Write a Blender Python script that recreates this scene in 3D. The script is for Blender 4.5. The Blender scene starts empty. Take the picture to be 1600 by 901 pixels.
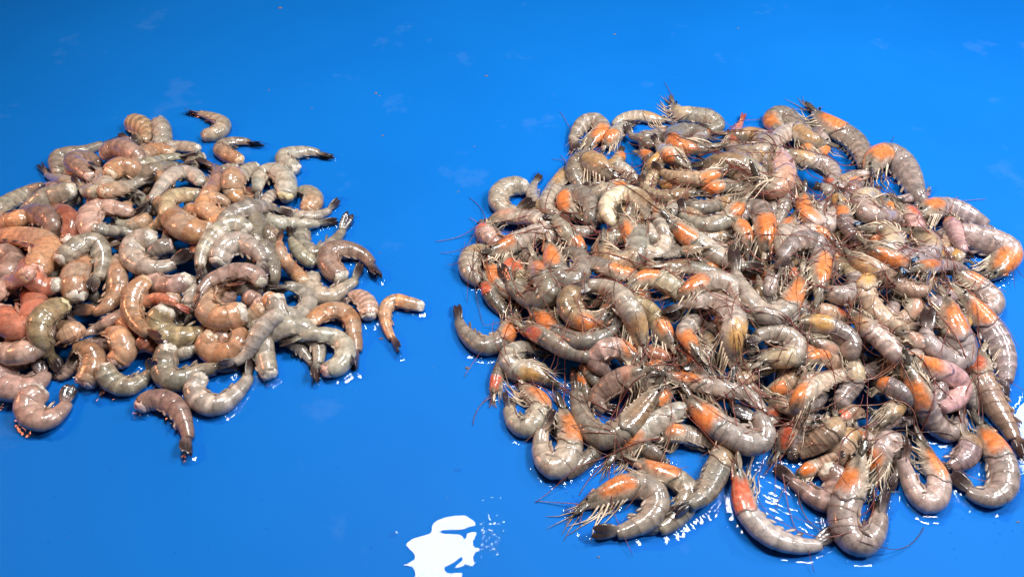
import bpy, math, random
import numpy as np

scene = bpy.context.scene
COL = scene.collection
# ------------------------------------------------------------------ camera
F_PX, CX, CY = 1186.0, 800.0, 450.5
PITCH = math.radians(47.0)
CAM_H = 0.60
cam_d = bpy.data.cameras.new('camera')
cam_d.sensor_width = 36.0
cam_d.lens = 36.0 * F_PX / 1600.0
cam_d.clip_start = 0.01
cam_d.clip_end = 50.0
cam = bpy.data.objects.new('camera', cam_d)
COL.objects.link(cam)
cam.location = (0, 0, CAM_H)
cam.rotation_euler = (math.pi / 2 - PITCH, 0, 0)
scene.camera = cam
C0 = np.array([0, 0, CAM_H])
RIGHT = np.array([1.0, 0, 0])
UP = np.array([0, math.sin(PITCH), math.cos(PITCH)])
FWD = np.array([0, math.cos(PITCH), -math.sin(PITCH)])

def ray(x, y):
    return FWD + RIGHT * ((x - CX) / F_PX) + UP * (-(y - CY) / F_PX)

def at(x, y, z=0.0):
    d = ray(x, y)
    return C0 + d * ((z - CAM_H) / d[2])

# ------------------------------------------------------------------ world and lamps
world = bpy.data.worlds.new('World')
scene.world = world
world.use_nodes = True
bg = world.node_tree.nodes['Background']
bg.inputs[0].default_value = (0.80, 0.88, 1.0, 1)
bg.inputs[1].default_value = 0.08

def panel_lamp(name, px, py, height, sx, sy, watts, color, rotz=0.0):
    """A ceiling panel that the wet table mirrors at picture point (px, py)."""
    p = at(px, py, 0.0)
    d = p - C0
    d = d / np.linalg.norm(d)
    d[2] = -d[2]
    q = p + d * (height / d[2])
    l = bpy.data.lights.new(name, 'AREA')
    l.shape = 'RECTANGLE'
    l.size, l.size_y = sx, sy
    l.energy = watts
    l.color = color
    o = bpy.data.objects.new(name, l)
    COL.objects.link(o)
    o.location = q
    o.rotation_euler = (0, 0, rotz)
    return o

panel_lamp('overhead_light', 702, 868, 1.25, 0.28, 0.33, 19.5, (1.0, 0.96, 0.90))
panel_lamp('overhead_light', 1240, 790, 1.1, 0.16, 0.22, 8.5, (0.98, 0.98, 1.0))
panel_lamp('overhead_light', 1645, 668, 1.0, 0.26, 0.30, 12, (0.98, 0.98, 1.0))
kl = bpy.data.lights.new('overhead_light', 'AREA')  # unseen key light, added to brighten the right of the table
kl.shape = 'RECTANGLE'; kl.size = 0.42; kl.size_y = 0.20
kl.energy = 21; kl.color = (0.98, 0.98, 1.0)
ko = bpy.data.objects.new('overhead_light', kl); COL.objects.link(ko)
ko.location = (0.80, 0.38, 1.25)
ko.rotation_euler = (0, math.radians(22), 0)
# warm light of unseen origin, low on the far left, for the red-orange cast
wl = bpy.data.lights.new('warm_side_light', 'AREA')
wl.shape = 'RECTANGLE'; wl.size = 0.18; wl.size_y = 0.18
wl.energy = 5.5; wl.color = (1.0, 0.30, 0.14)
wo = bpy.data.objects.new('warm_side_light', wl); COL.objects.link(wo)
wo.location = (-1.20, 0.60, 0.60)
wo.rotation_euler = (0, -math.radians(55), 0)

vs = scene.view_settings
vs.view_transform = 'Standard'; vs.look = 'None'; vs.gamma = 1.0; vs.exposure = -0.30
vs.use_curve_mapping = False
scene.cycles.max_bounces = 6
scene.cycles.diffuse_bounces = 3
scene.cycles.glossy_bounces = 3
scene.cycles.transmission_bounces = 4
scene.cycles.transparent_max_bounces = 8
scene.cycles.use_denoising = True

# ------------------------------------------------------------------ materials
def new_mat(name):
    m = bpy.data.materials.new(name)
    m.use_nodes = True
    nt = m.node_tree
    return m, nt, nt.nodes, nt.links, nt.nodes['Principled BSDF']

def noise(nt, scale, detail=3, rough=0.55, vec=None):
    n = nt.nodes.new('ShaderNodeTexNoise')
    n.inputs['Scale'].default_value = scale
    n.inputs['Detail'].default_value = detail
    n.inputs['Roughness'].default_value = rough
    if vec is not None:
        nt.links.new(vec, n.inputs['Vector'])
    return n

def ramp(nt, src, stops):
    r = nt.nodes.new('ShaderNodeValToRGB')
    while len(r.color_ramp.elements) < len(stops):
        r.color_ramp.elements.new(0.5)
    for e, (p, c) in zip(r.color_ramp.elements, stops):
        e.position = p
        e.color = (c, c, c, 1) if not isinstance(c, tuple) else (*c, 1)
    nt.links.new(src, r.inputs[0])
    return r

def mixc(nt, mode, fac, a, b):
    m = nt.nodes.new('ShaderNodeMix')
    m.data_type = 'RGBA'; m.blend_type = mode
    for i, v in ((0, fac), (6, a), (7, b)):
        if isinstance(v, (int, float)):
            m.inputs[i].default_value = v
        elif isinstance(v, tuple):
            m.inputs[i].default_value = (*v, 1)
        else:
            nt.links.new(v, m.inputs[i])
    return m.outputs[2]

def shell_material(name, rough, coat, sss, speck, bump, blotch=0.0):
    m, nt, N, L, P = new_mat(name)
    tc = N.new('ShaderNodeTexCoord')
    at_ = N.new('ShaderNodeAttribute'); at_.attribute_name = 'Col'
    n1 = noise(nt, 190, 5, 0.66, tc.outputs['Object'])
    r1 = ramp(nt, n1.outputs[0], [(0.28, 0.58), (0.5, 1.0), (0.72, 1.40)])
    c = mixc(nt, 'MULTIPLY', 1.0, at_.outputs['Color'], r1.outputs[0])
    n2 = noise(nt, 1500, 2, 0.5, tc.outputs['Object'])
    r2 = ramp(nt, n2.outputs[0], [(0.34, 0.45), (0.47, 1.0)])
    c = mixc(nt, 'MULTIPLY', speck, c, r2.outputs[0])
    if blotch:
        n5 = noise(nt, 210, 4, 0.65, tc.outputs['Object'])
        r5 = ramp(nt, n5.outputs[0], [(0.53, 0.0), (0.68, blotch)])
        c = mixc(nt, 'MIX', r5.outputs[0], c, (0.50, 0.40, 0.29))
        n6 = noise(nt, 150, 4, 0.65, tc.outputs['Object'])
        r6 = ramp(nt, n6.outputs[0], [(0.30, blotch), (0.43, 0.0)])
        c = mixc(nt, 'MIX', r6.outputs[0], c, (0.13, 0.085, 0.06))
    L.new(c, P.inputs['Base Color'])
    n4 = noise(nt, 260, 3, 0.6, tc.outputs['Object'])
    r4 = ramp(nt, n4.outputs[0], [(0.35, rough * 0.6), (0.7, rough * 1.5)])
    L.new(r4.outputs[0], P.inputs['Roughness'])
    P.inputs['Coat Weight'].default_value = coat
    P.inputs['Coat Roughness'].default_value = 0.06
    P.inputs['Coat IOR'].default_value = 1.45
    P.inputs['IOR'].default_value = 1.42
    if sss:
        P.inputs['Subsurface Weight'].default_value = sss
        P.inputs['Subsurface Radius'].default_value = (1.0, 0.6, 0.4)
        P.inputs['Subsurface Scale'].default_value = 0.005
    n3 = noise(nt, 210, 2, 0.5, tc.outputs['Object'])
    b = N.new('ShaderNodeBump')
    b.inputs['Strength'].default_value = bump
    b.inputs['Distance'].default_value = 0.0012
    L.new(n3.outputs[0], b.inputs['Height'])
    L.new(b.outputs[0], P.inputs['Normal'])
    L.new(b.outputs[0], P.inputs['Coat Normal'])
    return m

M_SHELL = shell_material('wet_shrimp_shell', 0.34, 0.9, 0.40, 0.35, 0.28, 0.25)
M_HEAD = shell_material('wet_head_shell', 0.32, 0.9, 0.20, 0.6, 0.35, 0.45)
M_FLESH = shell_material('raw_shrimp_flesh', 0.40, 0.7, 0.4, 0.1, 0.8, 0.15)
M_TAIL = shell_material('tail_fan_shell', 0.25, 0.9, 0.0, 0.4, 0.35)
M_LEG = shell_material('pale_leg_shell', 0.35, 0.3, 0.0, 0.3, 0.1)
M_ANT = shell_material('antenna_shell', 0.35, 0.2, 0.0, 0.2, 0.0)
M_EYE, nt, N, L, P = new_mat('black_eye')
P.inputs['Base Color'].default_value = (0.006, 0.006, 0.008, 1)
P.inputs['Roughness'].default_value = 0.12

# blue plastic table top
M_TABLE, nt, N, L, P = new_mat('blue_plastic_sheet')
tc = N.new('ShaderNodeTexCoord')
n1 = noise(nt, 3.0, 3, 0.5, tc.outputs['Object'])
r1 = ramp(nt, n1.outputs[0], [(0.3, (0.0020, 0.124, 0.465)), (0.7, (0.0030, 0.142, 0.51))])
n2 = noise(nt, 9.0, 6, 0.65, tc.outputs['Object'])
r2 = ramp(nt, n2.outputs[0], [(0.60, 0.0), (0.66, 1.0)])
mz = N.new('ShaderNodeMath'); mz.operation = 'MULTIPLY'; mz.inputs[1].default_value = 0.045
L.new(r2.outputs[0], mz.inputs[0])
c = mixc(nt, 'MIX', mz.outputs[0], r1.outputs[0], (0.25, 0.38, 0.62))
L.new(c, P.inputs['Base Color'])
P.inputs['Roughness'].default_value = 0.55
P.inputs['IOR'].default_value = 1.4
P.inputs['Specular IOR Level'].default_value = 0.10
n3 = noise(nt, 600, 2, 0.5, tc.outputs['Object'])
b = N.new('ShaderNodeBump'); b.inputs['Strength'].default_value = 0.08; b.inputs['Distance'].default_value = 0.0005
L.new(n3.outputs[0], b.inputs['Height']); L.new(b.outputs[0], P.inputs['Normal'])

def water_material(name, bump, scale):
    m, nt, N, L, P = new_mat(name)
    N.remove(P)
    out = N['Material Output']
    g = N.new('ShaderNodeBsdfGlossy'); g.inputs['Roughness'].default_value = 0.03
    t = N.new('ShaderNodeBsdfTransparent'); t.inputs[0].default_value = (0.97, 0.985, 1, 1)
    fr = N.new('ShaderNodeFresnel'); fr.inputs[0].default_value = 1.34
    mx = N.new('ShaderNodeMixShader')
    L.new(fr.outputs[0], mx.inputs[0]); L.new(t.outputs[0], mx.inputs[1]); L.new(g.outputs[0], mx.inputs[2])
    L.new(mx.outputs[0], out.inputs[0])
    if bump:
        tc = N.new('ShaderNodeTexCoord')
        n3 = noise(nt, scale, 1, 0.5, tc.outputs['Object'])
        b = N.new('ShaderNodeBump'); b.inputs['Strength'].default_value = bump; b.inputs['Distance'].default_value = 0.004
        L.new(n3.outputs[0], b.inputs['Height'])
        L.new(b.outputs[0], g.inputs['Normal']); L.new(b.outputs[0], fr.inputs['Normal'])
    return m

M_WATER = water_material('clear_water', 0.0, 1)

# ------------------------------------------------------------------ helpers
def make_obj(name, verts, faces, mat, parent=None, cols=None, smooth=True, origin=None):
    me = bpy.data.meshes.new(name)
    v = np.asarray(verts, dtype=np.float64)
    if origin is not None:
        v = v - origin
    me.from_pydata(v.tolist(), [], faces)
    if cols is not None:
        ca = me.color_attributes.new('Col', 'FLOAT_COLOR', 'POINT')
        cc = np.ones((len(v), 4), dtype=np.float32)
        cc[:, :3] = np.clip(cols, 0, 1)
        ca.data.foreach_set('color', cc.ravel())
    if smooth:
        me.polygons.foreach_set('use_smooth', [True] * len(me.polygons))
    me.materials.append(mat)
    o = bpy.data.objects.new(name, me)
    COL.objects.link(o)
    if parent is not None:
        o.parent = parent
    return o

def tag(o, label=None, cat=None, group=None, kind=None):
    if label: o['label'] = label
    if cat: o['category'] = cat
    if group: o['group'] = group
    if kind: o['kind'] = kind

# ------------------------------------------------------------------ table
def build_table():
    x0, x1, y0, y1 = -1.6, 1.7, -0.15, 2.3
    v = [(x0, y0, 0), (x1, y0, 0), (x1, y1, 0), (x0, y1, 0),
         (x0, y0, -0.03), (x1, y0, -0.03), (x1, y1, -0.03), (x0, y1, -0.03)]
    f = [(0, 1, 2, 3), (4, 7, 6, 5), (0, 4, 5, 1), (1, 5, 6, 2), (2, 6, 7, 3), (3, 7, 4, 0)]
    o = make_obj('table_top', v, f, M_TABLE, smooth=False)
    tag(o, 'smooth wet blue plastic table top under the two heaps of shrimp', 'table', kind='structure')
build_table()
# ------------------------------------------------------------------ traced layout
# layer width colour : points from the head (or the cut end) to the tail tip, in photograph pixels,
# turned into places on the heap below.  Colours: two letters, head/cut end and body.
LEFT = '''
1 22 gg:322,212 340,207 349,194 334,184 312,177 291,174
1 22 og:374,250 356,242 344,232 358,223 380,221 414,227
1 30 pt:203,192 218,196 232,208 222,220 205,226
1 26 cg:249,190 253,204 254,220 245,232 228,236
2 18 cg:308,233 294,230 278,229 262,228 248,236 240,248
2 24 oo:266,238 250,234 234,236 220,246 205,250
3 22 gg:185,270 210,262 235,255 258,248 275,245 308,241
3 24 gg:180,285 205,277 228,270 250,262 272,259 310,256
4 26 gg:312,283 300,273 278,271 262,280 247,298 228,320 208,338
4 24 gy:308,305 285,305 264,312 258,338 238,357 213,370 195,380
2 24 op:322,306 330,295 340,282 338,266 328,254 316,250
2 32 co:368,270 364,288 368,306 384,312 398,300
1 22 cg:400,262 386,268 374,280 372,296
3 28 oo:345,352 335,338 318,322 335,310 355,318
3 26 gg:350,348 358,340 373,331 400,323 423,324 456,334
3 32 yg:447,306 446,283 430,268 410,274 402,296 400,312
2 24 cg:462,264 446,254 444,244 462,239 485,237 522,245
1 28 og:480,328 490,312 482,299 466,298 452,304
1 20 gg:440,330 462,338 488,338 512,330 531,316
2 22 gg:408,336 425,346 448,350 474,350 494,350 528,348
1 26 gg:474,362 472,380 482,394 500,394 524,374 540,354 553,340
2 22 cc:490,410 476,402 462,386 454,370 451,356
3 22 oo:474,438 456,420 444,404 437,388 436,366
2 32 cp:532,432 516,416 514,398 530,390 554,393 574,404 595,434
1 28 gg:490,432 484,445 496,459 516,463 538,450 560,434 565,418
2 30 cg:432,468 434,484 448,494 470,492 482,472 474,456 452,447 410,450
1 28 cp:576,494 574,476 560,462 544,466 532,476
1 22 co:655,478 638,474 616,470 602,484 604,508 611,526 626,553
2 30 oo:486,504 504,490 530,486 548,498 554,522 558,542 554,580
3 30 pg:512,578 532,568 540,546 524,528 498,522 476,524 440,536
2 30 pg:424,524 440,514 462,508 484,520 498,545 497,575 494,598
0 20 gg:440,530 456,534 470,546 482,560 494,576
2 30 cg:420,584 414,562 412,544 408,526 402,508
3 26 gg:436,492 420,502 405,520 394,540 382,556 368,566 340,576
2 34 oo:330,526 322,540 338,552 358,550 372,534 374,512
2 32 cg:312,592 304,610 318,628 342,632 368,614 388,590 394,560
2 36 cg:262,544 258,562 258,584 276,594 300,586 322,578 344,576 372,574
2 30 cg:163,574 172,592 196,604 218,596 238,578 250,562
2 38 cp:62,612 46,628 50,648 70,656 94,642 110,620 117,604
1 44 pp:0,570 4,596 30,608 58,598 72,578 66,560
2 36 cp:2,548 20,552 40,548 56,540 66,524
2 40 pr:4,488 16,506 36,512 50,498 54,478 50,466
3 34 yy:98,476 78,486 62,504 62,526 72,546 82,566 90,580
2 30 co:124,512 108,520 96,528 90,542
3 32 po:180,408 182,432 180,458 166,478 144,488 118,492
1 20 pp:196,486 184,494 166,504 148,514 134,522
2 36 po:132,598 144,580 146,558 132,544 114,546 108,562
2 34 po:180,566 194,548 186,524 168,518 150,524
0 20 pp:124,560 112,574 98,588 82,590
0 20 kk:176,560 168,580 162,600 158,620
3 40 ro:56,424 66,406 78,392 62,376 36,370 10,368 -20,372
3 32 kp:-10,400 6,396 20,404 18,420 0,432
3 30 rp:44,428 28,436 10,448 -8,460 -24,476
3 28 cr:88,445 70,448 56,440 46,428
4 30 cg:96,404 112,392 130,380 150,380 160,402 156,428 144,460
3 38 co:120,462 116,440 122,420 130,406
4 22 cr:106,374 112,350 108,336 92,326
3 34 pp:150,370 140,352 142,334 160,324 184,326 206,332
3 20 gg:150,356 172,360 194,362 216,366
3 32 oo:226,440 212,456 206,478 214,502 230,520 259,534
4 34 cg:236,372 214,378 206,398 220,414 248,418 278,410 306,398
3 42 co:322,362 302,360 284,350 272,336
3 30 cp:289,438 270,446 248,444 236,430
3 18 rr:210,484 228,472 250,466 270,472 296,484
2 36 cy:258,486 248,504 262,524 288,524 314,518 348,508
4 30 cg:384,358 366,350 346,358 328,376 316,396 312,420 311,440
4 34 cg:342,410 350,390 372,380 394,388 410,406 420,434
5 28 gp:408,440 396,428 372,424 348,430 326,440 312,458 302,484
4 40 co:378,488 352,496 330,488 322,466 338,450 362,442 390,440
2 28 cg:396,376 400,356 396,340
2 30 gg:405,382 416,398 424,420 426,444
2 20 kk:428,400 424,384 420,366 420,348
1 26 gg:296,438 300,456 298,480 296,510
1 22 gg:276,552 296,548 316,538
1 26 pr:222,528 236,540 248,552
1 26 rr:190,500 206,512 224,522 238,530
1 18 gg:124,292 106,284 86,278 72,272 62,260
3 30 cg:112,298 94,304 76,308 58,318 46,328
1 22 gg:92,268 90,248 108,240 132,236 158,226 190,216
2 28 pp:144,276 128,262 116,252 132,246
3 28 pg:166,296 160,276 154,262 144,256
2 30 pp:166,242 186,232 204,238 216,250 206,264
3 28 oo:172,272 184,262 200,262
4 24 og:160,300 180,296 204,290 228,280 246,270
3 24 gg:156,302 140,298 124,290 114,280
1 24 kg:-10,330 14,316 36,304 60,292 82,288
2 34 gp:30,346 54,336 74,340 84,358
2 26 oo:-12,354 10,348 30,342
1 32 pp:222,634 234,626 258,626 278,640 288,660 294,680 295,714
'''
RIGHT_HEAP = '''
1 26 og:915,247 925,222 940,203 930,190 912,193 900,208 894,222 894,240
1 22 gg:880,340 862,330 845,320 832,306 834,290 840,273
2 24 tg:888,254 878,275 866,295 856,310 854,324 872,336
2 34 tg:978,276 955,272 935,258 912,252 900,266 906,284
2 30 og:992,286 960,296 935,302 915,304 910,290
3 30 og:905,352 895,335 884,322 886,308 902,302 918,312 924,330 918,348
3 26 og:918,400 905,385 890,368 876,352 864,340 848,338
2 28 pg:750,362 768,346 790,338 812,340 836,342 856,352 864,368
3 30 dc:1012,352 1012,330 1000,312 980,304 960,308 948,322 952,340 964,352
2 24 og:938,234 950,222 962,209 976,197 992,194
1 20 tg:1048,190 1025,186 1000,182 978,184 962,192 956,206
2 22 og:1046,204 1034,207 1020,212 1000,215 982,210 974,198
1 26 cg:1050,156 1060,176 1078,180 1098,182 1116,188 1122,198 1105,204
2 30 og:1125,237 1105,234 1082,232 1062,228 1052,215 1065,206 1088,206 1108,214
3 24 og:1073,268 1058,250 1042,238 1028,226 1018,214
3 24 ot:1145,262 1130,267 1112,275 1088,280 1058,277 1032,268 1018,260
2 40 dg:1082,262 1105,256 1130,256 1155,262 1175,275 1180,290 1165,300
3 22 og:1072,306 1095,299 1125,290 1142,290 1162,296
3 34 pp:1158,270 1180,280 1195,295 1210,298 1222,285 1225,268
3 24 tg:1182,300 1160,308 1138,313 1112,322 1088,324 1074,316
4 28 og:1176,307 1160,318 1145,332 1130,345 1105,352 1078,345 1062,330 1059,314
2 28 tg:1126,206 1150,212 1175,212 1192,220 1196,232 1175,236 1150,234
1 16 rr:1120,235 1135,228 1146,214 1152,202 1164,180
1 28 og:1209,218 1214,202 1206,187 1220,178 1236,188 1250,202
2 28 tg:1302,226 1280,222 1262,216 1245,206 1225,210 1208,225 1204,242
2 34 og:1267,166 1280,182 1296,196 1315,208 1335,222 1348,245 1350,270
2 28 tg:1213,231 1235,240 1260,250 1282,256 1300,268 1305,288
3 24 dt:1208,232 1212,252 1214,270 1216,292
3 32 og:1241,283 1252,300 1256,318 1262,335 1278,348 1296,350 1306,338
3 34 og:1204,414 1197,392 1196,368 1194,348 1188,330 1172,330 1150,348 1140,366
3 26 og:1246,328 1235,345 1227,360 1222,378 1226,398
2 20 og:1222,283 1226,305 1224,325 1218,342
3 22 dt:1102,305 1070,302 1040,308 1018,302 1005,290 998,278
2 24 yt:1000,278 1014,262 1030,250 1044,244
4 32 og:1028,334 1050,350 1075,368 1098,382 1118,396 1140,408 1165,418 1194,426
3 20 og:1020,318 1030,345 1040,370 1050,390 1056,402
2 24 tg:1010,320 1004,340 1012,360 1022,374
2 38 og:1349,277 1358,262 1372,246 1392,244 1410,258 1422,278 1432,300 1440,316
2 34 og:1428,340 1450,328 1475,325 1500,330 1525,342 1548,356 1560,370
3 24 rp:1478,332 1490,355 1500,380 1512,404
3 30 cc:1398,308 1380,315 1362,305 1348,310 1352,330 1376,338
3 14 tg:1300,290 1320,278 1345,272 1376,274
3 24 od:1308,308 1318,330 1322,350 1336,368
2 26 cc:1330,312 1350,322 1368,332 1388,338
2 26 rp:1400,318 1420,330 1430,350 1436,368
3 34 cc:1343,368 1360,360 1385,362 1395,378 1380,394
4 28 og:1342,380 1368,392 1392,403 1415,412 1442,420
3 34 gg:1405,366 1425,360 1445,370 1452,388 1440,402 1415,402
4 22 og:1406,426 1430,418 1455,416 1478,414 1500,418 1522,426
2 42 og:1532,441 1550,430 1566,412 1572,395 1555,382 1530,375 1506,366
3 34 og:1476,416 1498,428 1518,440 1538,455 1552,470 1545,484 1525,482
4 30 tt:1315,394 1340,408 1365,420 1390,435 1415,450 1438,455 1452,444 1450,430
3 30 yy:1382,442 1360,436 1353,458 1366,482 1390,504 1412,512 1442,518
3 30 tg:1320,478 1338,495 1356,512 1375,528 1392,545 1408,562
5 38 og:1474,452 1482,480 1488,505 1498,530 1505,550 1490,563 1468,552 1450,530 1446,508 1441,485
3 34 cg:1300,442 1310,418 1328,415 1342,432 1340,455 1318,462 1298,458
3 26 pt:1395,462 1412,460 1428,472 1426,488
3 36 og:1488,443 1505,462 1520,480 1540,505 1558,530 1570,560 1572,590 1570,622
3 24 pg:1393,518 1412,522 1432,532 1450,546
5 34 op:1398,546 1425,562 1455,575 1485,585 1500,602 1492,625 1468,640 1438,649
4 36 og:1404,550 1422,582 1436,612 1446,635 1462,662 1485,675 1503,655 1506,630
4 38 rt:1536,538 1530,562 1532,590 1545,615 1560,642 1576,668 1586,692 1598,719
3 40 og:1529,648 1542,680 1556,705 1568,735 1565,765 1540,778 1510,765 1478,744
3 34 og:1428,668 1442,695 1452,720 1466,748 1464,775 1448,785 1430,768 1418,742 1408,712 1410,682
2 34 dk:1504,670 1516,692 1508,715 1488,728 1470,736
4 44 og:1347,686 1340,725 1330,765 1318,800 1325,835 1348,848 1368,830 1378,800 1387,768
3 36 og:1354,772 1364,745 1372,718 1382,696 1398,690 1406,715 1402,745 1390,768
3 38 rg:1142,709 1155,745 1163,785 1180,815 1208,838 1245,850 1280,850 1310,836
3 38 gg:1140,658 1138,685 1128,715 1115,745 1100,772 1080,787 1051,808
2 36 og:976,710 998,722 1025,736 1055,748 1076,768 1068,795 1048,818 1028,828 996,833
3 40 og:892,797 925,782 957,768 985,760 1012,762 1027,782 1015,808 985,826 966,832 922,839
3 36 og:945,724 962,706 985,688 1010,670 1035,655 1060,641 1076,640
3 32 og:1028,690 1048,678 1068,678 1090,684 1112,692 1130,696
5 44 og:1059,606 1085,632 1112,655 1140,675 1168,690 1192,685 1190,660 1172,645 1148,635
4 30 og:1018,578 1045,588 1075,595 1105,602 1135,608 1165,615 1185,632 1198,655 1204,680
5 36 yg:1151,592 1147,560 1143,530 1148,502 1130,478 1100,470 1068,474 1036,490
4 32 og:1044,463 1068,455 1090,445 1115,438 1140,445 1155,462 1158,486
5 34 og:1263,410 1250,440 1240,460 1225,485 1200,492 1180,478 1160,448 1147,422 1139,392
5 36 og:1279,486 1282,450 1280,425 1284,400 1270,378 1245,378 1228,392 1215,412 1211,432
3 24 og:1320,386 1300,378 1285,367 1262,362 1240,366
2 28 tg:1152,376 1125,368 1105,372 1088,380
4 18 gg:1112,385 1085,390 1055,396 1020,405
4 26 dg:1020,415 1050,417 1080,420 1105,424 1130,428 1152,432
3 34 oc:968,457 995,440 1018,435 1045,442 1064,456
4 32 oy:1063,553 1045,530 1028,505 1010,485 990,475 975,478
3 30 og:1098,578 1090,556 1080,535 1072,518 1086,502
2 24 gg:1090,510 1104,522 1108,540 1100,556
2 26 rr:958,538 985,545 1010,550 1034,556
4 34 cg:1178,582 1195,566 1215,560 1235,555 1242,540 1228,525 1205,520 1182,525 1163,536
4 34 yg:1228,512 1255,505 1282,508 1310,520 1328,535 1325,556
3 28 pg:1248,528 1272,535 1295,545 1317,551
3 26 ot:1238,572 1262,560 1285,558 1307,566
2 30 gg:1158,494 1180,505 1200,512 1216,508
3 20 gg:1228,398 1216,415 1207,432 1200,460
3 24 ot:1168,404 1168,382 1165,365 1154,350
2 30 rp:750,350 762,368 775,378 792,376
3 32 og:750,395 780,390 808,378 828,370 845,362 864,372
2 34 gg:772,385 750,392 735,405 735,425 748,440 766,449
3 30 og:750,396 763,410 772,428 785,445 800,455 814,450
3 24 rk:754,430 762,450 772,468 785,485 797,498
4 36 og:838,388 836,408 845,430 858,450 850,465 830,468 808,455 795,442 778,422
4 34 og:849,362 858,385 865,405 872,425 885,438 902,432 910,412 903,398 883,391
3 30 og:964,328 978,350 990,372 1002,390 1020,400 1035,390 1040,368
3 34 gg:938,365 942,385 952,402 970,410 985,405 994,394
3 28 og:1012,436 990,428 968,428 945,418 922,412 908,426
5 36 tg:1011,562 1004,540 996,512 985,488 965,462 940,448 918,446 890,448
4 34 ot:974,490 952,490 932,504 910,500 892,486 888,466 906,456
4 32 og:816,470 835,485 850,498 865,512 885,525 910,532 940,525 965,510 986,494
5 30 rg:797,506 820,515 845,522 868,535 885,545 905,552 927,559
2 30 og:813,476 808,495 798,512 780,532 755,540 732,525 718,505 711,480
3 34 yg:870,606 850,592 830,580 805,575 795,558 810,545 835,545 862,552
2 20 rd:768,625 774,600 782,575 788,555 800,543
2 34 og:810,588 818,602 830,614 845,632 838,655 822,668 805,660 794,640 790,615
3 38 og:879,622 882,650 888,672 890,692 885,715 868,730 850,715 845,690 850,665 862,640
4 38 dg:1046,588 1030,605 1010,630 988,655 965,675 940,682 918,665 905,635 898,605 895,576
4 36 pp:1020,570 1000,582 975,592 950,605 935,622 945,640 967,645
4 32 op:1012,576 990,560 968,545 945,545 930,560 942,576
3 18 od:905,573 912,600 920,625 932,642
1 24 kk:942,684 930,705 912,722 895,738 872,753
3 22 gg:912,563 922,580 932,598 940,607
2 26 gg:1188,618 1210,628 1230,635 1252,632
4 30 oc:1223,662 1240,640 1258,615 1278,600 1298,590 1322,585
4 26 rr:1214,722 1222,700 1228,680 1233,660
3 36 gt:1310,645 1305,665 1290,680 1270,695 1250,708 1230,717
2 24 ot:1238,747 1262,735 1280,728 1300,715 1320,705
2 40 tt:1346,702 1330,685 1312,700 1315,725 1332,737
3 24 rt:1311,663 1322,650 1338,642 1357,650
2 26 tt:1374,671 1388,655 1400,638 1405,622 1395,608
3 28 og:1363,597 1385,602 1405,612 1418,625 1427,642
3 28 cg:1325,543 1335,570 1335,595 1322,615 1311,633
3 26 gg:1504,588 1512,610 1522,630 1536,646
2 26 gk:983,694 1005,700 1028,712 1047,723
'''
# headless tails that lie among the whole shrimp
RIGHT_TAILS = '''
2 30 cg:818,292 800,291 782,300 778,316 792,328 812,330 840,318
3 36 cp:1292,735 1308,750 1300,780 1275,778 1250,760 1225,745 1207,733
'''
HEAP_L = [(-90, 580), (-90, 340), (60, 300), (110, 262), (210, 225), (300, 255), (420, 285), (460, 340), (450, 420), (500, 500), (450, 540), (350, 555), (230, 560), (60, 590)]
HEAP_R = [(940, 225), (1060, 205), (1270, 215), (1370, 270), (1480, 350), (1530, 430), (1530, 560), (1510, 650), (1420, 715), (1330, 725), (1220, 710), (1130, 715), (1000, 665), (860, 600), (820, 520), (780, 420), (810, 350), (890, 300)]

def parse(txt):
    out = []
    for line in txt.strip().splitlines():
        a, p = line.split(':')
        z, w, c = a.split()
        out.append(dict(z=int(z), w=float(w), c=c, p=[tuple(float(q) for q in s.split(',')) for s in p.split()]))
    return out
# ------------------------------------------------------------------ the heaps as a height field
GX0, GX1, GY0, GY1, GS = -0.95, 0.75, 0.05, 1.25, 0.003
gx = np.arange(GX0, GX1, GS); gy = np.arange(GY0, GY1, GS)
GXX, GYY = np.meshgrid(gx, gy, indexing='ij')
H = np.zeros_like(GXX)

def heap_base(poly_px, hmax, reach):
    poly = np.array([at(x, y)[:2] for x, y in poly_px])
    inside = np.zeros(GXX.shape, bool); dist = np.full(GXX.shape, 9.0)
    n = len(poly)
    for i in range(n):
        (xa, ya), (xb, yb) = poly[i], poly[(i + 1) % n]
        cond = ((ya > GYY) != (yb > GYY))
        xi = (xb - xa) * (GYY - ya) / (yb - ya + 1e-12) + xa
        inside ^= cond & (GXX < xi)
        ex, ey = xb - xa, yb - ya
        t = np.clip(((GXX - xa) * ex + (GYY - ya) * ey) / (ex * ex + ey * ey), 0, 1)
        dist = np.minimum(dist, np.hypot(GXX - xa - t * ex, GYY - ya - t * ey))
    k = np.clip(dist / reach, 0, 1)
    return np.where(inside, hmax * (1 - (1 - k) ** 2), 0.0), poly, inside & (dist > 0.012)

HB_L, POLY_L, IN_L = heap_base(HEAP_L, 0.020, 0.12)
HB_R, POLY_R, IN_R = heap_base(HEAP_R, 0.032, 0.15)
H = np.maximum(HB_L, HB_R)

def h_max(x, y, r):
    i0 = int((x - r - GX0) / GS); i1 = int((x + r - GX0) / GS) + 1
    j0 = int((y - r - GY0) / GS); j1 = int((y + r - GY0) / GS) + 1
    i0, i1 = max(i0, 0), min(i1, H.shape[0]); j0, j1 = max(j0, 0), min(j1, H.shape[1])
    if i0 >= i1 or j0 >= j1:
        return 0.0
    s = H[i0:i1, j0:j1]
    return float(0.5 * s.max() + 0.5 * s.mean())

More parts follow.
